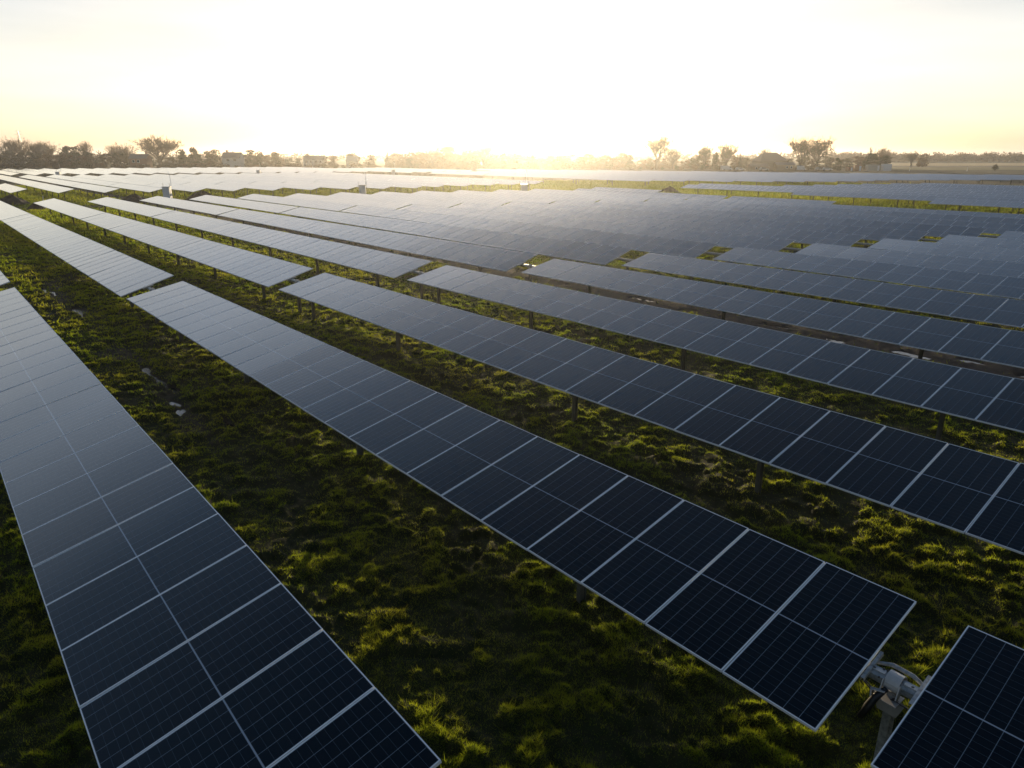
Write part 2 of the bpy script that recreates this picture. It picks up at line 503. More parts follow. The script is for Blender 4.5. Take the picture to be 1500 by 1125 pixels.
def grass():
    n = 3_300_000
    r = np.exp(rg.uniform(np.log(4.2), np.log(205), n))
    th = np.radians(np.where(rg.random(n) < 0.86, rg.uniform(-41, 41, n), rg.choice([-1, 1], n) * rg.uniform(41, 57, n)))
    x, y = r * np.sin(th), r * np.cos(th)
    z, mud, tu, wet = relief(x, y)
    keep = (rg.random(n) > mud * 0.97) & (wet < 0.3)
    bare = 1 - smooth(vn(x * 0.55, y * 0.55, 14) * 0.6 + vn(x * 1.9, y * 1.9, 15) * 0.4, 0.26, 0.42)
    keep &= rg.random(n) < (0.5 + 0.8 * tu + 0.2 * (r > 60)) * (1 - 0.8 * bare * (r < 70))
    x, y, z, r, tu = x[keep], y[keep], z[keep], r[keep], tu[keep]
    n = len(x)
    far = np.clip((r - 20) / 110, 0, 1)
    hgt = (0.02 + 0.05 * tu * rg.random(n) + 0.03 * rg.random(n)) * (1 + 4.2 * far)
    hgt *= np.where(rg.random(n) < 0.012, 2.4, 1.0)
    wid = np.maximum(0.008, 0.00095 * r) * rg.uniform(0.6, 1.5, n)
    a = rg.uniform(0, 2 * np.pi, n)
    lean = rg.uniform(0.2, 1.3, n)
    ld = rg.uniform(0, 2 * np.pi, n)
    dx, dy = np.cos(ld) * lean * hgt, np.sin(ld) * lean * hgt
    ux, uy = np.cos(a) * wid / 2, np.sin(a) * wid / 2
    zz = z - 0.015
    p0 = np.stack([x - ux, y - uy, zz], 1)
    p1 = np.stack([x + ux, y + uy, zz], 1)
    p3 = np.stack([x + dx, y + dy, zz + hgt], 1)
    co = np.stack([p0, p1, p3], 1).reshape(-1, 3)
    f = np.arange(n * 3).reshape(-1, 3)
    tint = np.clip(0.9 * vn(x * 0.45, y * 0.45, 9) + 0.4 * vn(x * 1.7, y * 1.7, 10) - 0.45 + 0.55 * rg.random(n) ** 2 + 0.12 * far, 0, 1)
    me = mesh_np("grass", co, f, M["grass"], {"tint": np.repeat(tint, 3)})
    o = kind(put("grass", me), "stuff")
    o["label"] = "tussocky wet green grass between the rows of solar tables"
grass()

for ip, (ps, pt, a, b) in enumerate(PUD):
    mb = MB()
    n = 40
    cx, cy = w2(ps, pt)
    mb.poly([(math.cos(q) * a * 1.3 * (1 + 0.22 * math.sin(3 * q + ip) + 0.15 * math.sin(7 * q + 2 * ip)), math.sin(q) * b * 1.35 * (1 + 0.22 * math.sin(3 * q + ip) + 0.15 * math.sin(7 * q + 2 * ip)), 0) for q in (2 * math.pi * i / n for i in range(n))])
    mb.build("puddle", M["water"], None, (cx, cy, -0.072 - 0.0005 * (ip % 12)), (0, 0, math.pi / 2 + AZ))["kind"] = "structure"

# ------------------------------------------------------------------ solar tables
TILT = R(13.5)
RZ = math.pi / 2 + AZ
def module_meshes():
    g = MB()
    g.box((PM / 2, 0, -0.004), (MW - 0.022, ML - 0.022, 0.007), 0)
    fr = MB()
    for sy in (-1, 1):
        fr.box((PM / 2, sy * (ML / 2 - 0.0065), -0.0155), (MW, 0.013, 0.035))
    for sx in (-1, 1):
        fr.box((PM / 2 + sx * (MW / 2 - 0.0065), 0, -0.0155), (0.013, ML - 0.026, 0.035))
    both = MB()
    both.box((PM / 2, 0, -0.004), (MW - 0.022, ML - 0.022, 0.007), 0)
    for sy in (-1, 1):
        both.box((PM / 2, sy * (ML / 2 - 0.0065), -0.0155), (MW, 0.013, 0.035), 1)
    for sx in (-1, 1):
        both.box((PM / 2 + sx * (MW / 2 - 0.0065), 0, -0.0155), (0.013, ML - 0.026, 0.035), 1)
    return g.mesh("solar_module", M["glass"]), fr.mesh("frame", M["frame"]), both.mesh("solar_module", [M["glass"], M["frame"]])
ME_GLASS, ME_FRAME, ME_MODULE = module_meshes()
DECK = {}
def deck_mesh(n):
    if n not in DECK:
        mb = MB()
        mb.box((n * PM / 2, 0, -0.004), (n * PM - 0.03, ML - 0.02, 0.007), 0)
        for sy in (-1, 1):
            mb.box((n * PM / 2, sy * (ML / 2 - 0.0065), -0.0155), (n * PM - 0.02, 0.013, 0.035), 1)
        for i in range(n + 1):
            mb.box((i * PM, 0, -0.0155), (0.022 if 0 < i < n else 0.016, ML - 0.026, 0.034), 1)
        DECK[n] = mb.mesh("module_deck", [M["glass"], M["frame"]])
    return DECK[n]
TUBE = {}
def tube_mesh(L):
    L = round(L, 2)
    if L not in TUBE:
        TUBE[L] = MB().tube([(0, 0, 0), (L, 0, 0)], 0.075, 8).mesh("torque_tube", M["galv"])
    return TUBE[L]
def ipost(H):
    mb = MB()
    mb.box((0, 0, H / 2 - 0.2), (0.010, 0.12, H + 0.4))
    for sy in (-1, 1):
        mb.box((0, sy * 0.064, H / 2 - 0.2), (0.085, 0.008, H + 0.4))
    return mb.mesh("post", M["post"])
POST = {}
def post_mesh(H):
    H = round(H, 2)
    if H not in POST:
        POST[H] = ipost(H)
    return POST[H]
ME_COLLAR = MB()
ME_COLLAR.box((0, 0, -0.10), (0.11, 0.30, 0.05))
ME_COLLAR.tube([(-0.045, 0, 0), (0.045, 0, 0)], 0.115, 10)
ME_COLLAR = ME_COLLAR.mesh("bearing", M["plate"])
ME_RAIL = MB()
ME_RAIL.box((0, 0, -0.035), (0.035, 0.46, 0.006)).box((-0.016, 0, -0.058), (0.004, 0.46, 0.05)).box((0.016, 0, -0.058), (0.004, 0.46, 0.05))
ME_RAIL = ME_RAIL.mesh("mounting_rail", M["galv"])

def solar_table(k, s0, n, H, label, group, mode, posts, tilt=TILT, t=None, stub=0.0):
    """mode: 'fine' modules with frames, 'mods' one mesh a module, 'deck' one deck part, 'single' one mesh."""
    L = n * PM
    cx, cy = w2(s0, t)
    if mode == "single":
        mb = MB()
        rot = Matrix.Rotation(-tilt, 3, "X")
        mb.box((L / 2, 0, H), (L, ML, 0.04), 0, rot)
        for i in range(1, 5):
            mb.box((L * i / 5, 0, H / 2 - 0.1), (0.14, 0.14, H), 1)
        o = mb.build("solar_table", [M["glass"], M["post"]], None, (cx, cy, 0), (0, 0, RZ))
        return tag(o, label, "solar panel", group)
    r = thing("solar_table", label, "solar panel", (cx, cy, 0), RZ, group)
    tlo, thi = tilt if isinstance(tilt, tuple) else (tilt, tilt)   # the tube twists a little from its near to its far end
    tilt = (tlo + thi) / 2
    # local y points to -t, the +t edge is the high one
    if mode == "deck":
        put("module_deck", deck_mesh(n), r, (0, 0, H), (-tilt, 0, 0))
    else:
        for i in range(n):
            j1, j2 = random.gauss(0, 0.0022), random.gauss(0, 0.0022)
            m = put("solar_module", ME_GLASS if mode == "fine" else ME_MODULE, r, (i * PM, 0, H + random.gauss(0, 0.002)), (-(tlo + (thi - tlo) * (i + 0.5) / n) + j1, j2, 0))
            if mode == "fine":
                put("frame", ME_FRAME, m)
    tz = H - 0.13
    ty = -math.sin(tilt) * 0.13
    put("torque_tube", tube_mesh(L + 0.25 + stub), r, (-0.12 - stub, ty, tz))
    for p in posts:
        q = put("post", post_mesh(H - 0.22), r, (p - s0, ty, 0))
        if mode == "fine":
            put("bearing", ME_COLLAR, q, (0, 0, H - 0.13))
    if mode == "fine":
        for xx, tt in ((-0.02, tlo), (L + 0.02, thi)):
            put("mounting_rail", ME_RAIL, r, (xx, 0, H), (-tt, 0, 0))
    return r

ORD = "first second third fourth fifth sixth seventh eighth ninth tenth eleventh twelfth thirteenth fourteenth fifteenth sixteenth seventeenth eighteenth nineteenth twentieth".split()
def t_of(k):
    return 1.277 + 5.613 * k + {0: 0.16, 1: 0.28, 2: 0.31, 3: 0.2, 4: 0.1}.get(k, 0.0)
HK = {0: 1.80, 1: 1.635, 2: 1.60, 3: 1.63}
TK = {0: R(12.6), 1: R(12.1), 2: R(12.8), 3: R(12.0), 4: R(12.3), 5: R(12.4), 6: R(12.3), 7: R(11.0), 8: R(10.8)}
TK1 = {0: R(16.0), 1: R(16.8), 2: R(15.6), 3: R(15.2), 4: R(17.2), 5: R(17.6), 6: R(16.6), 7: R(15.0), 8: R(15.2)}
G_MAIN = "solar tables of the main block"
POSTS = {1: [6.9, 14.4, 21.9, 29.0], 2: [7.2, 12.8, 22.0, 29.2], 3: [5.7, 13.4, 20.9, 27.5]}
def s_gap(k):
    return {0: 33.3}.get(k, 31.75 - 1.69 * (k - 1))
def s_thin(k):
    return 77.5 - 1.8 * (k - 1)
def spread(a, b, step=7.3):
    m = max(2, round((b - a) / step))
    return [a + (b - a) * (i + 0.5) / m for i in range(m)]
for k in range(14):
    t, H, tl = t_of(k), HK.get(k, 1.65) + random.uniform(-0.02, 0.02) * (k > 3), TK.get(k, R(11.5 + random.uniform(-0.6, 0.6)))
    tl1 = TK1.get(k, R(15.5 + random.uniform(-0.8, 0.8)))
    row = f"{ORD[k]} row from the lower left"
    e1 = s_gap(k)
    s0 = e1 - 26 * PM
    if k == 0:
        lab = "large navy solar table in the lower left corner, nearest of all"
    else:
        lab = f"dark blue solar table, {row}, near section before its post gap"
    solar_table(k, s0, 26, H, lab, G_MAIN, "fine" if k < 10 else "mods", POSTS.get(k, spread(s0, e1)), (tl + R(1.5), tl), t)
    # middle section, after the bearing gap
    s1 = e1 + 1.2
    n1 = int(round((s_thin(k) - s1) / PM))
    solar_table(k, s1, n1, H, f"grey blue solar table, {row}, middle section after its post gap", G_MAIN, "fine" if k < 5 else "mods",
                [e1 + 0.6] + spread(s1, s1 + n1 * PM), (tl1, R(12.4)), t, 1.0)
    s2 = s1 + n1 * PM + 0.35
    solar_table(k, s2, 26 if k > 1 else 26, H, f"pale solar table, {row}, far section ending at the grass track", G_MAIN, "deck",
                spread(s2, s2 + 26 * PM), R(12.3 + random.uniform(-0.6, 0.6)), t)
# the table that starts past the near end of the second row, with the bearing post between the two
B_END = s_gap(1) - 26 * PM
B0 = solar_table(1, B_END - 0.54 - 26 * PM, 26, HK[1], "cropped dark solar table in the lower right corner, past the bearing post", G_MAIN, "fine",
                 [B_END - 8, B_END - 15.5, B_END - 23], TK[1] + R(1.2), t_of(1))
for k, s0, n, nm in ((14, 40.0, 12, "short near section"), (14, 54.2, 24, "far section"), (15, 69.4, 12, "only section")):
    solar_table(k, s0, n, 1.65, f"grey solar table, {ORD[k]} row from the lower left, {nm} by the track", G_MAIN, "deck", spread(s0, s0 + n * PM), TILT, t_of(k))

# bearing post in the gap of the second row (the table in the corner turns on it)
def gap_bearing():
    L = 26 * PM
    x = L + 0.27                    # local to B0, half way across the gap
    tl, H = TK[1] + R(1.2), HK[1]
    ty, tz = -math.sin(tl) * 0.13, H - 0.13
    p = put("post", post_mesh(H - 0.22), B0, (x, ty, 0))
    p.data = p.data.copy()
    p.data.materials[0] = M["galv"]
    mb = MB()
    mb.tube([(-0.36, 0, 0), (0.36, 0, 0)], 0.082, 8)
    mb.build("torque_tube", M["galv"], B0, (x, ty, tz))
    mb = MB()                       # bright flat face strips of the tube with their holes
    rot = Matrix.Rotation(-0.5, 3, "X")
    for cx in (-0.2, 0.2):
        mb.box((cx, 0.028, 0.0785), (0.20, 0.052, 0.008), 0)
        mb.tube([(cx + 0.02, 0.028, 0.081), (cx + 0.02, 0.028, 0.0845)], 0.016, 10, 1)
    mb.build("tube_splice", [M["plate"], M["hole"]], B0, (x, ty, tz))
    mb = MB()                       # saddle strap bent over the tube
    arc = [(math.cos(a) * 0.118, math.sin(a) * 0.118) for a in (R(200 - 18 * i) for i in range(13))]
    inner = [(c * 0.92, s * 0.92) for c, s in reversed(arc)]
    b = len(mb.v)
    n = len(arc)
    for xx in (-0.075, 0.075):
        mb.v += [(xx, c, s) for c, s in arc] + [(xx, c, s) for c, s in inner]
    for i in range(n - 1):
        j = 2 * n - 1 - i
        mb.f += [(i, i + 1, 2 * n + i + 1, 2 * n + i), (j - 1, j, 2 * n + j, 2 * n + j - 1), (i + 1, i, j, j - 1), (2 * n + i, 2 * n + i + 1, 2 * n + j - 1, 2 * n + j)]
        mb.mi += [0] * 4
    mb.build("bearing_strap", M["plate"], B0, (x, ty, tz), smooth=False)
    mb = MB()                       # bearing cheeks on the post head
    mb.prism([(-0.16, -0.16), (0.16, -0.16), (0.10, -0.34), (-0.10, -0.34)], -0.012, 0.012)
    mb.box((-0.0, 0.0, -0.145), (0.22, 0.22, 0.012))
    mb.build("bearing_bracket", M["plate"], B0, (x, ty + 0.085, tz))
    mb = MB()                       # bolt heads and nuts
    for bx in (-0.30, -0.26, 0.10, 0.14, 0.26, 0.30):
        mb.tube([(bx, 0.075, 0.030), (bx, 0.092, 0.036)], 0.011, 6)
        mb.tube([(bx, -0.02, 0.078), (bx, -0.024, 0.095)], 0.011, 6)
    mb.build("bolt_set", M["hole"], B0, (x, ty, tz))
    mb = MB()                       # module lead looping between the two tables
    pts = [(-0.34, 0.05, -0.09), (-0.22, 0.08, -0.17), (-0.05, 0.11, -0.13), (0.10, 0.10, -0.20), (0.24, 0.07, -0.15), (0.36, 0.04, -0.09)]
    mb.tube(pts, 0.009, 5)
    mb.tube([(a, b - 0.03, c - 0.025 * (i % 2)) for i, (a, b, c) in enumerate(pts)], 0.009, 5)
    mb.build("cable", M["rubber"], B0, (x, ty, tz))
    mb = MB()                       # pale flange plates either side of the strap
    mb.box((0.085, 0.10, -0.02), (0.010, 0.10, 0.16), 0, Matrix.Rotation(0.35, 3, "X"))
    mb.box((-0.085, 0.10, -0.02), (0.010, 0.10, 0.16), 0, Matrix.Rotation(0.35, 3, "X"))
    mb.build("flange", M["plate"], B0, (x, ty, tz))
    mb = MB()                       # curved arm over the tube
    mb.tube([(-0.28, -0.10, 0.05), (-0.12, -0.13, 0.10), (0.10, -0.14, 0.10), (0.27, -0.11, 0.05)], [0.022, 0.026, 0.026, 0.020], 6)
    mb.build("linkage_arm", M["galv"], B0, (x, ty, tz), (0, 0, 0))
    MB().tube([(-0.31, -0.10, 0.055), (-0.23, -0.115, 0.065)], 0.026, 8).build("brass_bush", M["brass"], B0, (x, ty, tz))
    mb = MB()                       # black damper hanging beside the post
    mb.tube([(0.03, 0.13, -0.02), (0.10, 0.20, -0.14), (0.14, 0.25, -0.26), (0.18, 0.30, -0.40)], [0.028, 0.040, 0.044, 0.036], 10)
    mb.build("damper", M["rubber"], B0, (x, ty, tz), smooth=True)
    mb = MB()
    mb.box((0.15, 0.14, -0.06), (0.14, 0.05, 0.012)).box((0.21, 0.16, -0.09), (0.012, 0.09, 0.07))
    mb.build("damper_bracket", M["plate"], B0, (x, ty, tz), (0.2, 0.1, 0.3))
gap_bearing()

# block beyond the track, in three sections, then the farthest block before the trees
G2, G5 = "pale solar tables beyond the track", "farthest solar tables before the tree line"
S2 = {2: 133.9, 3: 129.3, 4: 126.1, 5: 123, 6: 120, 7: 118.3, 8: 116.1, 9: 113.9, 10: 112, 11: 109.9, 12: 108.6, 13: 110.0, 14: 109.5, 15: 109.2, 16: 109.0, 17: 109.0}
for k in range(0, 18):
    t = 2.16 + 5.613 * k
    s0 = S2.get(k, 137 + (2 - k) * 3)
    for j, (n, nm) in enumerate(((26, "front section"), (39, "middle section"), (26, "back section"))):
        L = n * PM
        if -math.sin(AZ) * (s0 + L * 0.5) + math.cos(AZ) * t > -0.76 * (math.cos(AZ) * (s0) + math.sin(AZ) * t) or j == 0:
            if not (k < 2 and j == 0):
                solar_table(k, s0, n, 1.65, f"white solar table past the grass track, {ORD[max(k - 1, 0)]} row from left, {nm}", G2, "deck",
                            spread(s0, s0 + L, 6.5) if j == 0 else spread(s0, s0 + L, 12)[:2], TILT + R(random.uniform(-0.5, 0.5)), t)
        s0 += L + 0.4
LAB5 = "thin white solar table of the farthest rows, just under the tree line"
for k in range(2, 27):
    t = 2.16 + 5.613 * k
    a = 246 - 1.62 * (k - 4) if k < 20 else 220 - 1.0 * (k - 20)
    end = 333 - 1.55 * (k - 6) if k < 23 else 268
    if k > 21:
        a = 200
    nsec = 2
    n = int((end - a - 0.4) / 2 / PM)
    for j in range(nsec):
        solar_table(k, a + j * (n * PM + 0.4), n, 1.65, LAB5, G5, "single", [], TILT, t)

# block to the right of the grass strip
G3 = "solar tables right of the grass strip"
S3 = [(94.6, 35.0), (100.4, 56.0), (105.9, 80.0), (111.6, 81.5), (117.2, 68.0), (122.8, 65.5), (128.4, 64.0), (133.9, 62.2), (139.5, 59.5), (145.1, 56.5)]
for i, (t, e) in enumerate(S3):
    lo = 0.245 * t - 4
    s1 = e
    j = 0
    while s1 > lo and j < 3:
        n = 26 if s1 - lo > 32 else max(6, int((s1 - lo) / PM) + 2)
        n = min(n, 26)
        solar_table(i, s1 - n * PM, n, 1.65, f"blue grey solar table beyond the grass strip, {ORD[i]} row back from it, {('left end', 'next along', 'right end')[j]}", G3, "deck",
                    spread(s1 - n * PM, s1, 6.0) if i < 3 else spread(s1 - n * PM, s1, 12)[:2], TILT + R(random.uniform(-0.5, 0.5)), t)
        s1 -= n * PM + 0.4
        j += 1
# far right block
G4 = "far solar tables in the bright band"
LAB4 = "thin grey white solar table in the far band below the farm and trees"
for k in range(22, 40):
    t = 1.6 + 5.613 * k
    far_end = 190 if k < 29 else 222 - 2.62 * (t - 163)
    near = max(0.245 * t - 6, {22: 103, 23: 98, 24: 90, 25: 84, 26: 80, 27: 76, 28: 74, 29: 73}.get(k, 74 - 4.2 * (k - 29.6)))
    s1 = near
    while s1 < far_end - 8:
        n = min(52, int((far_end - s1) / PM))
        solar_table(k, s1, n, 1.65, LAB4, G4, "single", [], TILT, t)
        s1 += n * PM + 0.5

# ------------------------------------------------------------------ equipment, heaps, posts on the track
def on_track(px, s):             # the point of the track line s that lies in this bearing
    b = (px - 750.0) / 1088.0
    return s, s * (math.sin(AZ) + b * math.cos(AZ)) / (math.cos(AZ) - b * math.sin(AZ))
def inverter(px, s, label):
    x, y = w2(*on_track(px, s))
    r = thing("inverter_cabinet", label, "cabinet", (x, y, 0), RZ - 0.55, "inverter cabinets on the track")
    mb = MB()
    mb.box((0, 0, 1.3), (1.05, 1.0, 1.8))
    mb.build("body", M["greybox"], r)
    MB().box((0, 0, 2.25), (1.2, 1.15, 0.10)).build("roof", M["white"], r)
    MB().box((0, 0, 0.2), (1.5, 1.4, 0.40)).build("plinth", M["white"], r)
    for sy in (-1, 1):
        MB().box((-0.545, sy * 0.25, 1.3), (0.04, 0.46, 1.6)).build("door", M["greybox"], r)
    for sx in (-1, 1):
        MB().tube([(sx * 0.64, 0.66 * sx, -0.1), (sx * 0.64, 0.66 * sx, 2.8)], 0.03, 6).build("corner_pole", M["post"], r)
    MB().tube([(0.55, -0.5, 2.3), (0.57, -0.56, 3.1), (0.62, -0.48, 3.9), (0.75, -0.2, 4.6)], [0.035, 0.03, 0.025, 0.02], 5).build("aerial", M["white"], r)
inverter(237, 119.5, "grey white inverter cabinet with a thin aerial, leftmost on the grass track")
inverter(528, 106, "pale inverter cabinet with a bent aerial, middle one on the grass track")
inverter(768, 92, "hazy white inverter cabinet, the one closest below the sun glow")
inverter(80, 241, "tiny inverter cabinet in the leftmost gap between the far white rows")
inverter(376, 227, "tiny inverter cabinet in the far gap below the grey house roof")
inverter(575, 206, "tiny hazy inverter cabinet at the end of the far gap")
def mound(px, s, rad, hgt, label):
    x, y = w2(*on_track(px, s))
    n, m = 28, 9
    mb = MB()
    ph = random.uniform(0, 9)
    for i in range(m):
        q = i / (m - 1)
        for j in range(n):
            a = 2 * math.pi * j / n
            rr = rad * q * (1 + 0.16 * math.sin(2 * a + ph) + 0.10 * math.sin(5 * a + ph * 2))
            zz = hgt * (1 - q ** 1.5) * (1 + 0.14 * math.sin(3 * a + ph + 4 * q)) + random.uniform(-0.05, 0.05) * (q < 0.99) - 0.12 * q
            mb.v.append((math.cos(a) * rr, math.sin(a) * rr, zz))
    for i in range(m - 1):
        for j in range(n):
            j2 = (j + 1) % n
            mb.f.append((i * n + j, (i + 1) * n + j, (i + 1) * n + j2, i * n + j2))
            mb.mi.append(0)
    tag(mb.build("dirt_mound", M["dirt"], None, (x, y, 0)), label, "dirt heap", "heaps of dug earth on the track")
mound(188, 120.5, 2.6, 1.2, "low dark heap of earth in front of the leftmost inverter cabinet")
mound(4, 127, 2.4, 1.3, "dark heap of earth at the left edge under the white rows")
mound(288, 117.5, 2.6, 1.5, "pointed dark heap of earth right of the leftmost inverter cabinet")
mound(984, 89, 1.9, 1.0, "brown heap of earth at the tip of the grass strip below the glow")
mound(36, 113, 1.3, 0.9, "small dark heap beside the gravel track at the left edge")
x, y = w2(*on_track(49, 115))
tag(MB().tube([(0, 0, -0.2), (0.05, 0, 0.8), (0.16, 0.02, 1.7)], [0.06, 0.06, 0.05], 6).build("marker_post", M["white"], None, (x, y, 0)), "leaning white marker post beside the gravel track at left", "post")

# ------------------------------------------------------------------ far fields
def sheet(name, pts, m, z):
    mb = MB()
    mb.poly([(p[0], p[1], z) for p in pts])
    return kind(mb.build(name, m), "structure")
sheet("stubble_field", [at(1230, 480), at(1560, 480), at(1700, 660), at(1180, 660)], M["straw"], 0.05)
sheet("field_margin", [at(1270, 425), at(1580, 425), at(1600, 478), at(1250, 478)], M["plough"], 0.04)
sheet("pasture", [at(1300, 345), at(1620, 345), at(1600, 423), at(1290, 423)], M["pasture"], 0.04)
sheet("farmyard", [at(1030, 322), at(1300, 330), at(1300, 352), at(1030, 348)], M["plough"], 0.04)

# ------------------------------------------------------------------ trees
rt = np.random.default_rng(8)
def leaf_cloud(name, blobs, n, size, m, core=0.35):
    """n leaf-sized faces scattered through the crown's volume; blobs are (cx, cy, cz, rx, ry, rz)."""
    bl = np.array(blobs, float)
    vol = bl[:, 3] * bl[:, 4] * bl[:, 5]
    idx = rt.choice(len(bl), n, p=vol / vol.sum())
    d = rt.normal(size=(n, 3))
    d /= np.linalg.norm(d, axis=1)[:, None]
    rad = (core + (1 - core) * rt.random(n)) ** 0.6 * rt.uniform(0.75, 1.08, n)
    c = bl[idx, :3] + d * rad[:, None] * bl[idx, 3:6]
    u = rt.normal(size=(n, 3))
    u /= np.linalg.norm(u, axis=1)[:, None]
    v = np.cross(u, rt.normal(size=(n, 3)))
    v /= np.linalg.norm(v, axis=1)[:, None]
    sz = size * rt.uniform(0.5, 1.3, n)[:, None]
    p = np.stack([c - u * sz, c + v * sz * 0.5, c + u * sz, c - v * sz * 0.5], 1).reshape(-1, 3)
    p[:, 2] = np.maximum(p[:, 2], -0.1)
    f = np.arange(n)[:, None] * 4 + np.arange(4)[None]
    tint = np.clip(0.5 * rt.random(len(bl))[idx] + 0.5 * rt.random(n), 0, 1)
    return mesh_np(name, p, f, m, {"tint": np.repeat(tint, 4)})
def limbs(height, spread_, depth, n0, thick, bare, seed):
    rnd = random.Random(seed)
    mb = MB()
    tips = []
    def grow(p, d, L, r, lev):
        q = p + d * L * 0.5 + Vector((rnd.uniform(-1, 1), rnd.uniform(-1, 1), 0)) * L * 0.07
        e = p + d * L
        mb.tube([p, q, e], [r, r * 0.8, r * 0.62], 5 if lev < 2 else 3, cap=False)
        tips.append((e, lev))
        if lev >= depth:
            return
        kids = n0 + 4 if lev == 0 else n0
        a0 = rnd.uniform(0, 6.28)
        for i in range(kids):
            a = a0 + 2 * math.pi * i / kids + rnd.uniform(-0.5, 0.5)
            sp = rnd.uniform(0.35, 1.0) * spread_
            nd = (d * 0.75 + Vector((math.cos(a), math.sin(a), 0)) * sp + Vector((0, 0, rnd.uniform(0.1, 0.45)))).normalized()
            grow(p.lerp(e, rnd.uniform(0.35, 1.0) if lev else rnd.uniform(0.45, 1.0)), nd, L * rnd.uniform(0.68, 0.92) * (1.15 if lev == 0 else 1), r * 0.55, lev + 1)
    grow(Vector((0, 0, -0.2)), Vector((rnd.uniform(-0.05, 0.05), rnd.uniform(-0.05, 0.05), 1)).normalized(), height * 0.26, thick, 0)
    return mb, tips
# every prototype is about 10 m tall, base at the origin
PROTO = {}
def proto_round(key, m, seed, n=900, wide=1.0, size=0.42, skirt=True):
    rnd = random.Random(seed)
    mb, _ = limbs(9, 0.8, 2, 3, 0.28, False, seed)
    blobs = []
    for i in range(22):
        a, q = rnd.uniform(0, 6.28), rnd.random() ** 0.6
        z = rnd.uniform(1.6, 8.8)
        w = wide * 3.3 * math.sqrt(max(0.06, 1 - ((z - 4.6) / 5.2) ** 2))
        blobs.append((math.cos(a) * w * q * 0.8, math.sin(a) * w * q * 0.8, z, rnd.uniform(0.9, 1.7) * wide, rnd.uniform(0.9, 1.7) * wide, rnd.uniform(0.7, 1.3)))
    if skirt:
        for i in range(5):
            a = rnd.uniform(0, 6.28)
            blobs.append((math.cos(a) * 2.0 * wide, math.sin(a) * 2.0 * wide, 1.3, 1.5 * wide, 1.5 * wide, 1.4))
    PROTO[key] = (mb.mesh("trunk", M["bark"]), leaf_cloud("crown", blobs, n, size, m))
def proto_bare(key, seed, spread_=0.75, twigs=1500, ivy=0, dome=False):
    mb, tips = limbs(10.5, spread_, 4, 3, 0.30, True, seed)
    rnd = random.Random(seed + 5)
    zt = max(p.z for p, l in tips)
    sc_ = 10.0 / zt
    mb.v = [(a * sc_, b * sc_, c * sc_) for a, b, c in mb.v]
    tw = MB()
    ends = [p * sc_ for p, l in tips if l >= 2]
    tint = []
    for i in range(twigs):
        p = rnd.choice(ends)
        d = (p - Vector((0, 0, 3.5))).normalized() + Vector((rnd.gauss(0, 0.5), rnd.gauss(0, 0.5), rnd.gauss(0.1, 0.4)))
        d.normalize()
        L = rnd.uniform(0.5, 1.4)
        s = d.cross(Vector((rnd.gauss(0, 1), rnd.gauss(0, 1), rnd.gauss(0, 1)))).normalized() * 0.05
        o = p + Vector((rnd.gauss(0, 0.25), rnd.gauss(0, 0.25), rnd.gauss(0, 0.25)))
        tw.poly([o - s, o + s, o + d * L])
        tint += [rnd.random()] * 3
    mt = tw.mesh("crown", M["twig"])
    a = mt.attributes.new("tint", "FLOAT", "POINT")
    a.data.foreach_set("value", tint)
    extra = None
    if ivy:
        bl = [(p.x * sc_, p.y * sc_, p.z * sc_, 0.75, 0.75, 0.8) for p, l in tips if l in (1, 2, 3) and rnd.random() < ivy]
        bl += [(0, 0, z, 0.8, 0.8, 0.9) for z in (1.5, 2.6, 3.7)]
        extra = leaf_cloud("ivy", bl, 1300, 0.26, M["ever"])
    PROTO[key] = (mb.mesh("trunk", M["bark"]), mt, extra)
def proto_conifer(key, seed):
    rnd = random.Random(seed)
    mb = MB().tube([(0, 0, -0.2), (0, 0, 5), (0, 0, 9.8)], [0.25, 0.16, 0.03], 6)
    bl = []
    for i in range(20):
        z = 0.9 + 8.9 * i / 19
        w = 2.1 * (1 - z / 10.6)
        a = rnd.uniform(0, 6.28)
        bl.append((math.cos(a) * w * 0.35, math.sin(a) * w * 0.35, z, w * 0.9 + 0.12, w * 0.9 + 0.12, 0.6))
    PROTO[key] = (mb.mesh("trunk", M["bark"]), leaf_cloud("crown", bl, 1000, 0.30, M["ever"], 0.2))
def proto_bush(key, m, seed, n=420):
    rnd = random.Random(seed)
    bl = []
    for i in range(9):
        a, q = rnd.uniform(0, 6.28), rnd.random()
        bl.append((math.cos(a) * q * 3.6, math.sin(a) * q * 2.4, rnd.uniform(1.5, 6.5), rnd.uniform(1.4, 2.6), rnd.uniform(1.2, 2.2), rnd.uniform(1.4, 3.2)))
    st = MB()
    for i in range(7):
        a = rnd.uniform(0, 6.28)
        st.tube([(0, 0, -0.2), (math.cos(a) * 1.5, math.sin(a) * 1.2, 4), (math.cos(a) * 2.8, math.sin(a) * 2.0, 8)], [0.15, 0.1, 0.04], 4, cap=False)
    PROTO[key] = (st.mesh("stem", M["bark"]), leaf_cloud("foliage", bl, n, 0.62, m, 0.15))
for i in range(3):
    proto_round(f"ever{i}", M["ever"], 40 + i, 1900, (1.0, 1.25, 0.85)[i])
    proto_round(f"olive{i}", M["olive"], 50 + i, 1600, (1.1, 0.9, 1.3)[i])
    proto_round(f"brown{i}", M["twig"], 60 + i, 1400, (1.1, 1.3, 0.9)[i])
    proto_bare(f"bare{i}", 70 + i, (0.8, 0.95, 0.65)[i])
proto_bare("ivied0", 81, 0.75, 900, 0.5)
proto_bare("ivied1", 84, 0.85, 900, 0.45)
proto_bare("dome", 77, 0.95, 3000)
proto_conifer("conifer", 90)
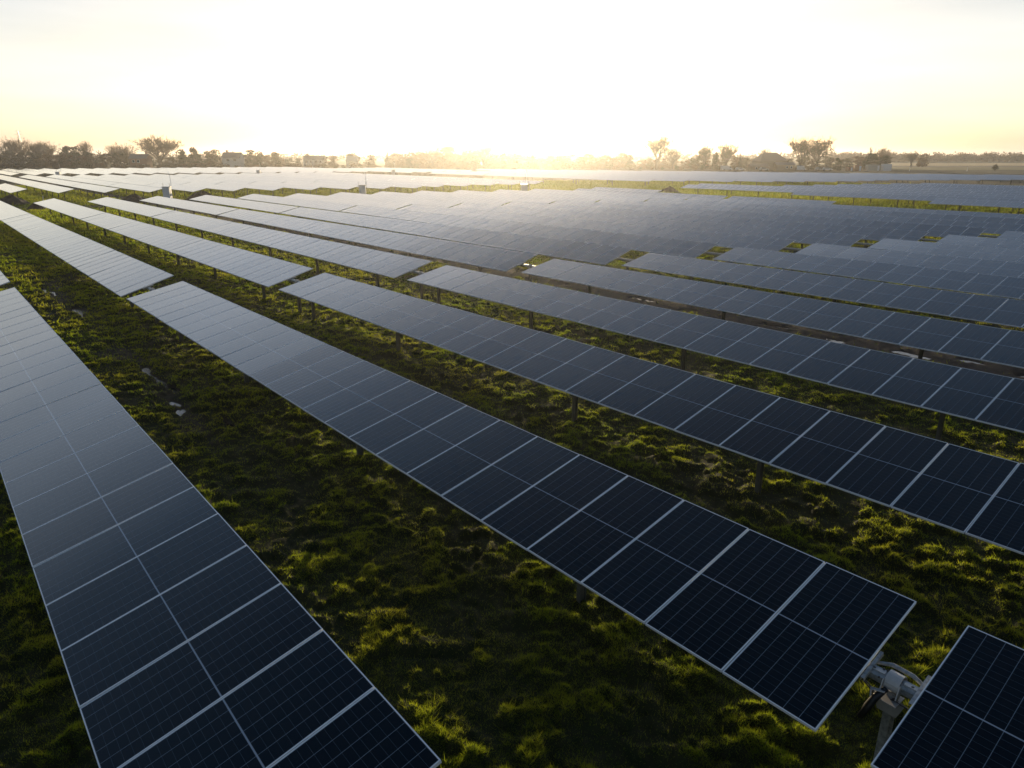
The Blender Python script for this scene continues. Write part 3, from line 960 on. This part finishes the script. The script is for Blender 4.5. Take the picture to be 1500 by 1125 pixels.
for i in range(2):
    proto_bush(f"scrub{i}", M["twig"], 100 + i)
    proto_bush(f"bush{i}", M["olive"], 110 + i)
    proto_bush(f"darkbush{i}", M["ever"], 120 + i)
def plant(key, px, ytop, Y, label, cat="tree", group=None, wscale=1.0, name="tree", lean=0.0, zb=0.0):
    x, y = at(px, Y)
    h = zat(ytop, Y) - zb
    k = h / 10.0
    r = thing(name, label, cat, (x, y, zb), random.uniform(0, 6.28) if not lean else 0, group)
    r.scale = (k * wscale, k * wscale, k)
    if lean:
        r.rotation_euler = (0, lean, 0)
    for me in PROTO[key]:
        if me is not None:
            put(me.name.split(".")[0], me, r)
    return r
# trees one can pick out
plant("bare0", 14, 204, 430, "leafless tree with open crown at the far left of the tree line", name="bare_tree")
plant("bare1", 32, 205, 440, "leafless tree beside the faint pylon at left", name="bare_tree")
plant("bare2", 54, 210, 425, "thin leafless tree just right of the pylon", name="bare_tree", wscale=1.1)
plant("bare1", 72, 209, 430, "wide leafless tree before the dark evergreen clump at left", name="bare_tree", wscale=1.1)
plant("ever0", 98, 213, 405, "dark evergreen, left half of the tall dark clump", name="evergreen_tree", wscale=1.2)
plant("ever1", 114, 213, 400, "broad dark evergreen, right half of the tall dark clump", name="evergreen_tree", wscale=1.1)
plant("bare2", 125, 209, 430, "small leafless crown rising behind the dark evergreen clump", name="bare_tree", wscale=0.7)
plant("brown0", 124, 226, 385, "rounded yellow brown shrub in front of the dark evergreens", "shrub", name="willow_shrub", wscale=1.6)
plant("bare0", 170, 212, 430, "leafless tree midway between the evergreens and the brick house", name="bare_tree")
plant("bare1", 184, 212, 425, "leafless tree left of the brick house", name="bare_tree")
plant("dome", 233, 202, 400, "great domed leafless tree, largest on the left skyline", name="bare_tree", wscale=1.45)
plant("ever2", 265, 217, 395, "narrow evergreen just right of the great domed tree", name="evergreen_tree")
plant("ever0", 283, 215, 395, "dark tree with a notched top right of the domed tree", name="evergreen_tree", wscale=1.2)
plant("olive0", 311, 217, 392, "rounded olive tree left of the low grey roof", name="olive_tree", wscale=1.25)
plant("ever1", 372, 218, 395, "dark domed evergreen right of the low grey roof", name="evergreen_tree", wscale=1.3)
plant("ever0", 366, 226, 380, "lower dark round tree in front of the domed evergreen", name="evergreen_tree", wscale=1.3)
plant("olive1", 404, 222, 395, "olive tree between the domed evergreen and the white house", name="olive_tree", wscale=1.3)
plant("brown1", 484, 224, 385, "hazy brown tree right of the white house", name="brown_tree", wscale=1.2)
plant("olive2", 516, 221, 392, "hazy rounded tree with a pale roof before it", name="olive_tree", wscale=1.1)
plant("brown2", 543, 224, 385, "hazy brown tree left of the pointed conifer", name="brown_tree", wscale=1.5)
plant("conifer", 567, 214, 395, "pointed conifer standing alone left of the sun glow", name="conifer", wscale=0.9)
plant("ever2", 600, 230, 360, "low darker tree in the glow right of the pointed conifer", name="evergreen_tree", wscale=1.3)
for px, yt, k, w in ((588, 222, "brown0", 1.4), (612, 217, "brown1", 1.3), (633, 213, "bare1", 1.3), (652, 212, "brown0", 1.3), (668, 213, "bare0", 1.3), (688, 217, "brown2", 1.5), (708, 214, "bare2", 1.3), (728, 220, "brown1", 1.4), (752, 222, "brown0", 1.4), (776, 224, "brown2", 1.5), (800, 226, "brown1", 1.5), (826, 227, "brown0", 1.5), (850, 228, "brown2", 1.6), (874, 228, "brown1", 1.5), (898, 228, "brown0", 1.5)):
    plant(k, px, yt, 375, "brown winter tree washed out in the sun glow", "tree", "winter trees dissolving in the sun glow", w * 1.35, "winter_tree")
plant("conifer", 924, 220, 365, "pointed conifer standing alone right of the sun glow", name="conifer", wscale=1.5)
plant("bare2", 963, 203, 350, "tall thin leafless tree right of the sun glow", name="bare_tree", wscale=1.25)
plant("bare0", 986, 215, 360, "smaller leafless tree beside the tall thin one", name="bare_tree")
plant("ivied0", 1033, 212, 345, "ivy clad tree, left of the hazy pair left of the barn", name="ivy_clad_tree", wscale=0.95)
plant("ivied1", 1064, 211, 345, "ivy clad tree, right of the hazy pair left of the barn", name="ivy_clad_tree", wscale=1.0)
plant("ever2", 1049, 221, 343, "dark bushy tree between the hazy ivy clad pair", name="evergreen_tree", wscale=0.8)
plant("conifer", 1085, 224, 340, "small dark conifer just left of the barn", name="conifer", wscale=0.9)
plant("bare1", 1123, 217, 380, "bare crown rising behind the barn ridge", name="bare_tree", wscale=0.8)
plant("ivied0", 1174, 202, 345, "large ivy clad tree, left one of the tall pair right of the barn", name="ivy_clad_tree", wscale=1.0)
plant("ivied1", 1199, 203, 345, "large spreading ivy clad tree, right one of the tall pair", name="ivy_clad_tree", wscale=1.15)
plant("ever0", 1228, 230, 335, "solitary dark round bush tree right of the tall pair", name="evergreen_tree", wscale=1.15)
plant("conifer", 1272, 215, 345, "tall dark leaning evergreen beside the sheds", name="evergreen_tree", wscale=1.4, lean=0.09)
plant("ever1", 1281, 223, 343, "dark round tree hugging the leaning evergreen", name="evergreen_tree", wscale=0.9)
plant("ever2", 1299, 226, 342, "wide dark tree above the pale sheds", name="evergreen_tree", wscale=1.9)
plant("bare0", 1295, 216, 372, "thin bare crown behind the wide dark tree", name="bare_tree", wscale=0.8)
plant("ivied1", 1337, 223, 420, "umbrella shaped tree standing in the stubble field", name="field_tree", wscale=1.1)
plant("brown0", 1353, 223, 430, "rounded brown tree beside the umbrella shaped field tree", name="field_tree", wscale=1.15)
plant("darkbush0", 1462, 238.5, 337, "wide dark bush alone at the edge of the pasture", "bush", name="bush", wscale=2.0)
for i in range(26):
    px = 578 + i * 13.5 + random.uniform(-4, 4)
    plant(random.choice(["brown0", "brown1", "olive0", "brown2"]), px, 225 + random.uniform(-3, 4), random.uniform(390, 420), "low winter tree behind, faint in the sun glow", "tree", "faint trees behind in the sun glow", random.uniform(1.4, 1.9), "winter_tree")
# fill of the left belt and behind the farm: each a thing of its own
GB, GS, GW = "trees of the dense left belt", "scrub along the field edge", "trees behind the farm"
for i in range(42):
    px = -105 + i * 13.6 + random.uniform(-4, 4)
    if 192 < px < 216 or 445 < px < 478:
        continue
    yt = 221 + random.uniform(-1, 4) + (4 if px > 210 else 0) + (3 if px > 400 else 0)
    plant(random.choice(["ever0", "ever1", "ever2", "olive0", "olive1", "olive2", "brown1"]), px, yt, random.uniform(392, 425), "dense dark tree merged into the tree belt on the left", "tree", GB, random.uniform(1.2, 1.7), "belt_tree")
for i in range(84):
    px = -109 + i * 13.0 + random.uniform(-4, 4)
    yt = 237 + random.uniform(-3, 3)
    plant(random.choice(["scrub0", "scrub1", "scrub0", "bush0", "bush1"]), px, yt, random.uniform(352, 372), "brown winter scrub bush along the far edge of the white rows", "bush", GS, random.uniform(1.7, 2.6), "scrub_bush")
for i in range(30):
    px = 940 + i * 12.2 + random.uniform(-4, 4)
    yt = 229 + random.uniform(-3, 4)
    plant(random.choice(["olive0", "olive1", "brown0", "brown1", "brown2", "olive2"]), px, yt, random.uniform(365, 395), "hazy low tree behind the barn and sheds", "tree", GW, random.uniform(1.2, 1.7), "hazy_tree")
for i in range(24):
    px = 945 + i * 15 + random.uniform(-5, 5)
    plant(random.choice(["bush0", "darkbush1", "scrub1"]), px, 240 + random.uniform(-2, 3), random.uniform(340, 352), "low bush of the farm hedge behind the parked cars", "bush", "bushes of the farm hedge", random.uniform(1.6, 2.4), "hedge_bush")

def wood():
    """the far-off wood beyond the stubble field, one mass"""
    bl = []
    rnd = random.Random(4)
    for i in range(150):
        px = 1215 + i * 2.6
        Y = rnd.uniform(690, 740)
        x, y = at(px, Y)
        h = zat(221 + rnd.uniform(-1, 6), Y)
        bl.append((x, y, h * 0.45, rnd.uniform(4, 7), 5, h * 0.5))
    o = put("far_wood", leaf_cloud("far_wood", bl, 14000, 1.1, M["twig"], 0.1))
    kind(o, "stuff")["label"] = "low brown wood along the horizon beyond the stubble field"
    bl = []
    for i in range(150):
        px = -60 + i * 9.0
        Y = rnd.uniform(760, 820)
        x, y = at(px, Y)
        h = zat(222 + rnd.uniform(-3, 4), Y)
        bl.append((x, y, h * 0.45, rnd.uniform(6, 10), 6, h * 0.5))
    o = put("distant_wood", leaf_cloud("distant_wood", bl, 14000, 1.3, M["twig"], 0.1))
    kind(o, "stuff")["label"] = "hazy distant wood filling the skyline behind the trees"
wood()

# ------------------------------------------------------------------ buildings
def gable_house(name, px, Y, wd, dp, eave, ridge, wall, roof, label, cat, windows=(), rz=0.0, chimney=None, hip=0.0):
    x, y = at(px, Y)
    r = thing(name, label, cat, (x, y, 0), rz)
    mb = MB()
    mb.box((0, 0, eave / 2 - 0.1), (wd, dp, eave + 0.2))
    if not hip:
        for sx in (-1, 1):
            mb.poly([(sx * (wd / 2 - 0.003), -dp / 2, eave), (sx * (wd / 2 - 0.003), dp / 2, eave), (sx * (wd / 2 - 0.003), 0, ridge)])
    mb.build("wall", wall, r)
    o = 0.35
    a = wd / 2 + o
    b = dp / 2 + o
    e = eave - 0.12
    rr = MB()
    top0, top1 = (-a + hip, 0, ridge), (a - hip, 0, ridge)
    c = [(-a, -b, e), (a, -b, e), (a, b, e), (-a, b, e)]
    rr.poly([c[0], c[1], top1, top0])
    rr.poly([c[2], c[3], top0, top1])
    if hip:
        rr.poly([c[1], c[2], top1])
        rr.poly([c[3], c[0], top0])
    rr.poly([(p[0], p[1], p[2] + 0.02) for p in reversed(c)])
    ro = rr.build("roof", roof, r)
    if chimney is not None:
        MB().box((chimney, 0.3, ridge + 0.3), (0.8, 0.8, 1.6)).build("chimney", M["brick"], ro)
    for wx, wz, ww, wh in windows:
        f = MB().box((wx, -dp / 2 - 0.03, wz), (ww + 0.2, 0.06, wh + 0.2)).build("window", M["white"], r)
        MB().box((wx, -dp / 2 - 0.07, wz), (ww, 0.03, wh)).build("pane", M["pane"], f)
    return r
gable_house("brick_house", 205, 384, 8.6, 7, 5.0, 7.2, M["brick"], M["slate"], "dark brick house with two pale windows among the left trees", "house", [(-2.2, 3.6, 1.2, 1.2), (0.2, 3.6, 1.2, 1.2), (2.6, 1.4, 1.0, 1.2)], 0.05, 3.2)
gable_house("low_house", 341, 384, 9.0, 7, 5.4, 8.0, M["render"], M["slate"], "house with a long low grey roof left of the domed evergreen", "house", [(-1.5, 4.2, 1.4, 1.0), (2.0, 4.2, 1.4, 1.0)], 0.0, -3.0)
gable_house("white_house", 461, 388, 10.5, 7, 4.6, 6.4, M["render"], M["slate"], "long white house with several windows under a grey roof", "house", [(-3.6, 3.3, 1.1, 1.2), (-1.2, 3.3, 1.1, 1.2), (1.6, 3.3, 1.8, 1.4), (4.0, 3.3, 1.0, 1.2)], -0.05, -4.0)
gable_house("cottage", 516, 378, 5.4, 5, 3.8, 6.3, M["render"], M["cream"], "small pale roofed cottage half lost in the glow", "house", [(-1.2, 2.4, 0.9, 1.0), (1.2, 2.4, 0.9, 1.0)])
gable_house("barn", 1128, 338, 12.8, 9, 4.2, 7.8, M["board"], M["tile"], "large brown hip roofed barn beside the tall ivy clad trees", "barn", [(-3.5, 2.0, 1.2, 1.2), (3.4, 2.4, 0.8, 1.8), (4.8, 2.4, 0.8, 1.8)], 0.12, None, 3.6)
gable_house("barn_annex", 1150, 333, 8.5, 4.5, 2.6, 3.6, M["board"], M["slate"], "low dark lean shed joined to the right of the barn", "shed", [(0.5, 1.5, 0.8, 0.8), (2.5, 1.5, 0.8, 0.8)], 0.1)
gable_house("outbuilding", 1112, 331, 8.0, 4.0, 1.9, 3.0, M["board"], M["tile"], "low brown roofed outbuilding in front of the barn", "shed", [(-1.5, 1.1, 0.8, 0.7)], 0.08)
def container(px, Y, L, h, m, label, rz=0.0, name="shed"):
    x, y = at(px, Y)
    r = thing(name, label, "shed", (x, y, 0), rz, None)
    mb = MB()
    mb.box((0, 0, h / 2), (L, 2.4, h))
    for i in range(int(L / 0.3)):
        mb.box((-L / 2 + 0.15 + i * 0.3, -1.215, h / 2), (0.12, 0.03, h * 0.9))
    mb.build("body", m, r)
    MB().box((0, 0, h + 0.06), (L + 0.15, 2.55, 0.12)).build("roof", m, r)
    MB().box((L / 2 - 0.8, -1.25, h * 0.45), (0.9, 0.04, h * 0.85)).build("door", M["greybox"], r)
container(1281, 330, 5.6, 2.5, M["cream"], "pale corrugated shed under the wide dark tree", 0.05)
container(1301, 329, 3.6, 2.8, M["greybox"], "grey shed at the right end of the farmyard")
container(1259, 328, 3.0, 2.4, M["rust"], "rust brown metal shed left of the pale corrugated one", -0.1)
container(1247, 329, 2.2, 1.6, M["rust"], "low rusty bin beside the rust brown shed", 0.2, "metal_bin")

def car(px, Y, m, label, rz, van=False):
    x, y = at(px, Y)
    r = thing("parked_van" if van else "parked_car", label, "van" if van else "car", (x, y, 0.06), rz, "vehicles parked by the farm")
    if van:
        prof = [(-2.5, 0.35), (2.5, 0.35), (2.55, 0.95), (2.0, 1.2), (1.45, 2.1), (-2.45, 2.15), (-2.52, 0.9)]
        win = [(1.0, 1.25), (1.85, 1.25), (1.40, 1.95), (1.0, 1.95)]
    else:
        prof = [(-2.1, 0.32), (2.1, 0.32), (2.15, 0.72), (1.9, 0.85), (1.15, 0.95), (0.45, 1.42), (-1.2, 1.46), (-1.95, 0.98), (-2.15, 0.9)]
        win = [(-1.6, 0.98), (0.95, 0.98), (0.4, 1.35), (-1.15, 1.38)]
    hw = 0.95 if van else 0.85
    mb = MB().prism(prof, -hw, hw)
    b = mb.build("body", m, r)
    bm = bmesh.new()
    bm.from_mesh(b.data)
    bmesh.ops.bevel(bm, geom=list(bm.edges), offset=0.07, segments=2, affect="EDGES")
    bm.to_mesh(b.data)
    bm.free()
    for sy in (-1, 1):
        MB().prism(win, sy * (hw + 0.004), sy * (hw - 0.03)).build("side_window", M["pane"], r)
    for wx in (-1.35, 1.35):
        for sy in (-1, 1):
            MB().tube([(wx, sy * (hw - 0.18), 0.32), (wx, sy * (hw + 0.02), 0.32)], 0.32, 14).build("wheel", M["tyre"], r)
car(1086, 328, M["carwhite"], "white car left of the barn, side on", 0.1)
car(1066, 329, M["carwhite"], "small white van under the hazy ivy clad trees", 0.2, True)
car(1121, 327, M["cargrey"], "silver car in front of the brown outbuilding", 0.05)
car(1176, 328, M["carwhite"], "bright white van under the left tall ivy clad tree", 0.8, True)
car(1204, 328, M["cargrey"], "silver car between the white van and the white car", 0.2)
car(1214, 327, M["carwhite"], "white car left of the solitary round bush tree", -0.2)

def stake(px, Y, label):
    x, y = at(px, Y)
    tag(MB().tube([(0, 0, -0.2), (0, 0, 1.5)], 0.12, 6).build("marker_post", M["white"], None, (x, y, 0)), label, "post")
stake(1336, 322, "short pale marker post at the pasture edge below the umbrella shaped tree")
stake(1421, 322, "bright white marker post at the pasture edge left of the dark bush")
def pylon(px, ytop, Y, label):
    x, y = at(px, Y)
    h = zat(ytop, Y)
    r = thing("power_pylon", label, "pylon", (x, y, 0), 0.3)
    mb = MB()
    def leg(sx, sy, f):
        w = 2.6 * (1 - f) + 0.35 * f
        return (sx * w / 2, sy * w / 2, h * f)
    for sx in (-1, 1):
        for sy in (-1, 1):
            mb.tube([leg(sx, sy, 0), leg(sx, sy, 0.6), leg(sx, sy, 1)], 0.10, 4)
    lv = [0, 0.16, 0.3, 0.43, 0.55, 0.66, 0.76, 0.86, 0.94]
    for a, b in zip(lv, lv[1:]):
        for p, q in (((-1, -1), (1, -1)), ((1, -1), (1, 1)), ((1, 1), (-1, 1)), ((-1, 1), (-1, -1))):
            mb.tube([leg(*p, a), leg(*q, b)], 0.05, 3)
            mb.tube([leg(*q, a), leg(*p, b)], 0.05, 3)
    mb.build("lattice_tower", M["galv"], r)
    for f, w in ((0.76, 3.4), (0.86, 2.8), (0.95, 2.2)):
        MB().tube([(-w, 0, h * f), (0, 0, h * f + 0.5), (w, 0, h * f)], [0.05, 0.14, 0.05], 4).build("cross_arm", M["galv"], r)
pylon(33, 192, 520, "faint lattice power pylon above the trees at far left")

# ------------------------------------------------------------------ haze
hb = MB().box((0, 0, 11.5), (6400, 6400, 25.0))
hm = bpy.data.materials.new("haze")
hm.use_nodes = True
ht = hm.node_tree
for n_ in list(ht.nodes):
    ht.nodes.remove(n_)
ho = ht.nodes.new("ShaderNodeOutputMaterial")
hv = ht.nodes.new("ShaderNodeVolumePrincipled")
hv.inputs["Color"].default_value = (0.95, 0.95, 0.96, 1)
hv.inputs["Density"].default_value = HAZE_DENSITY
hv.inputs["Anisotropy"].default_value = HAZE_G
ht.links.new(hv.outputs[0], ho.inputs["Volume"])
kind(hb.build("haze", hm), "stuff")
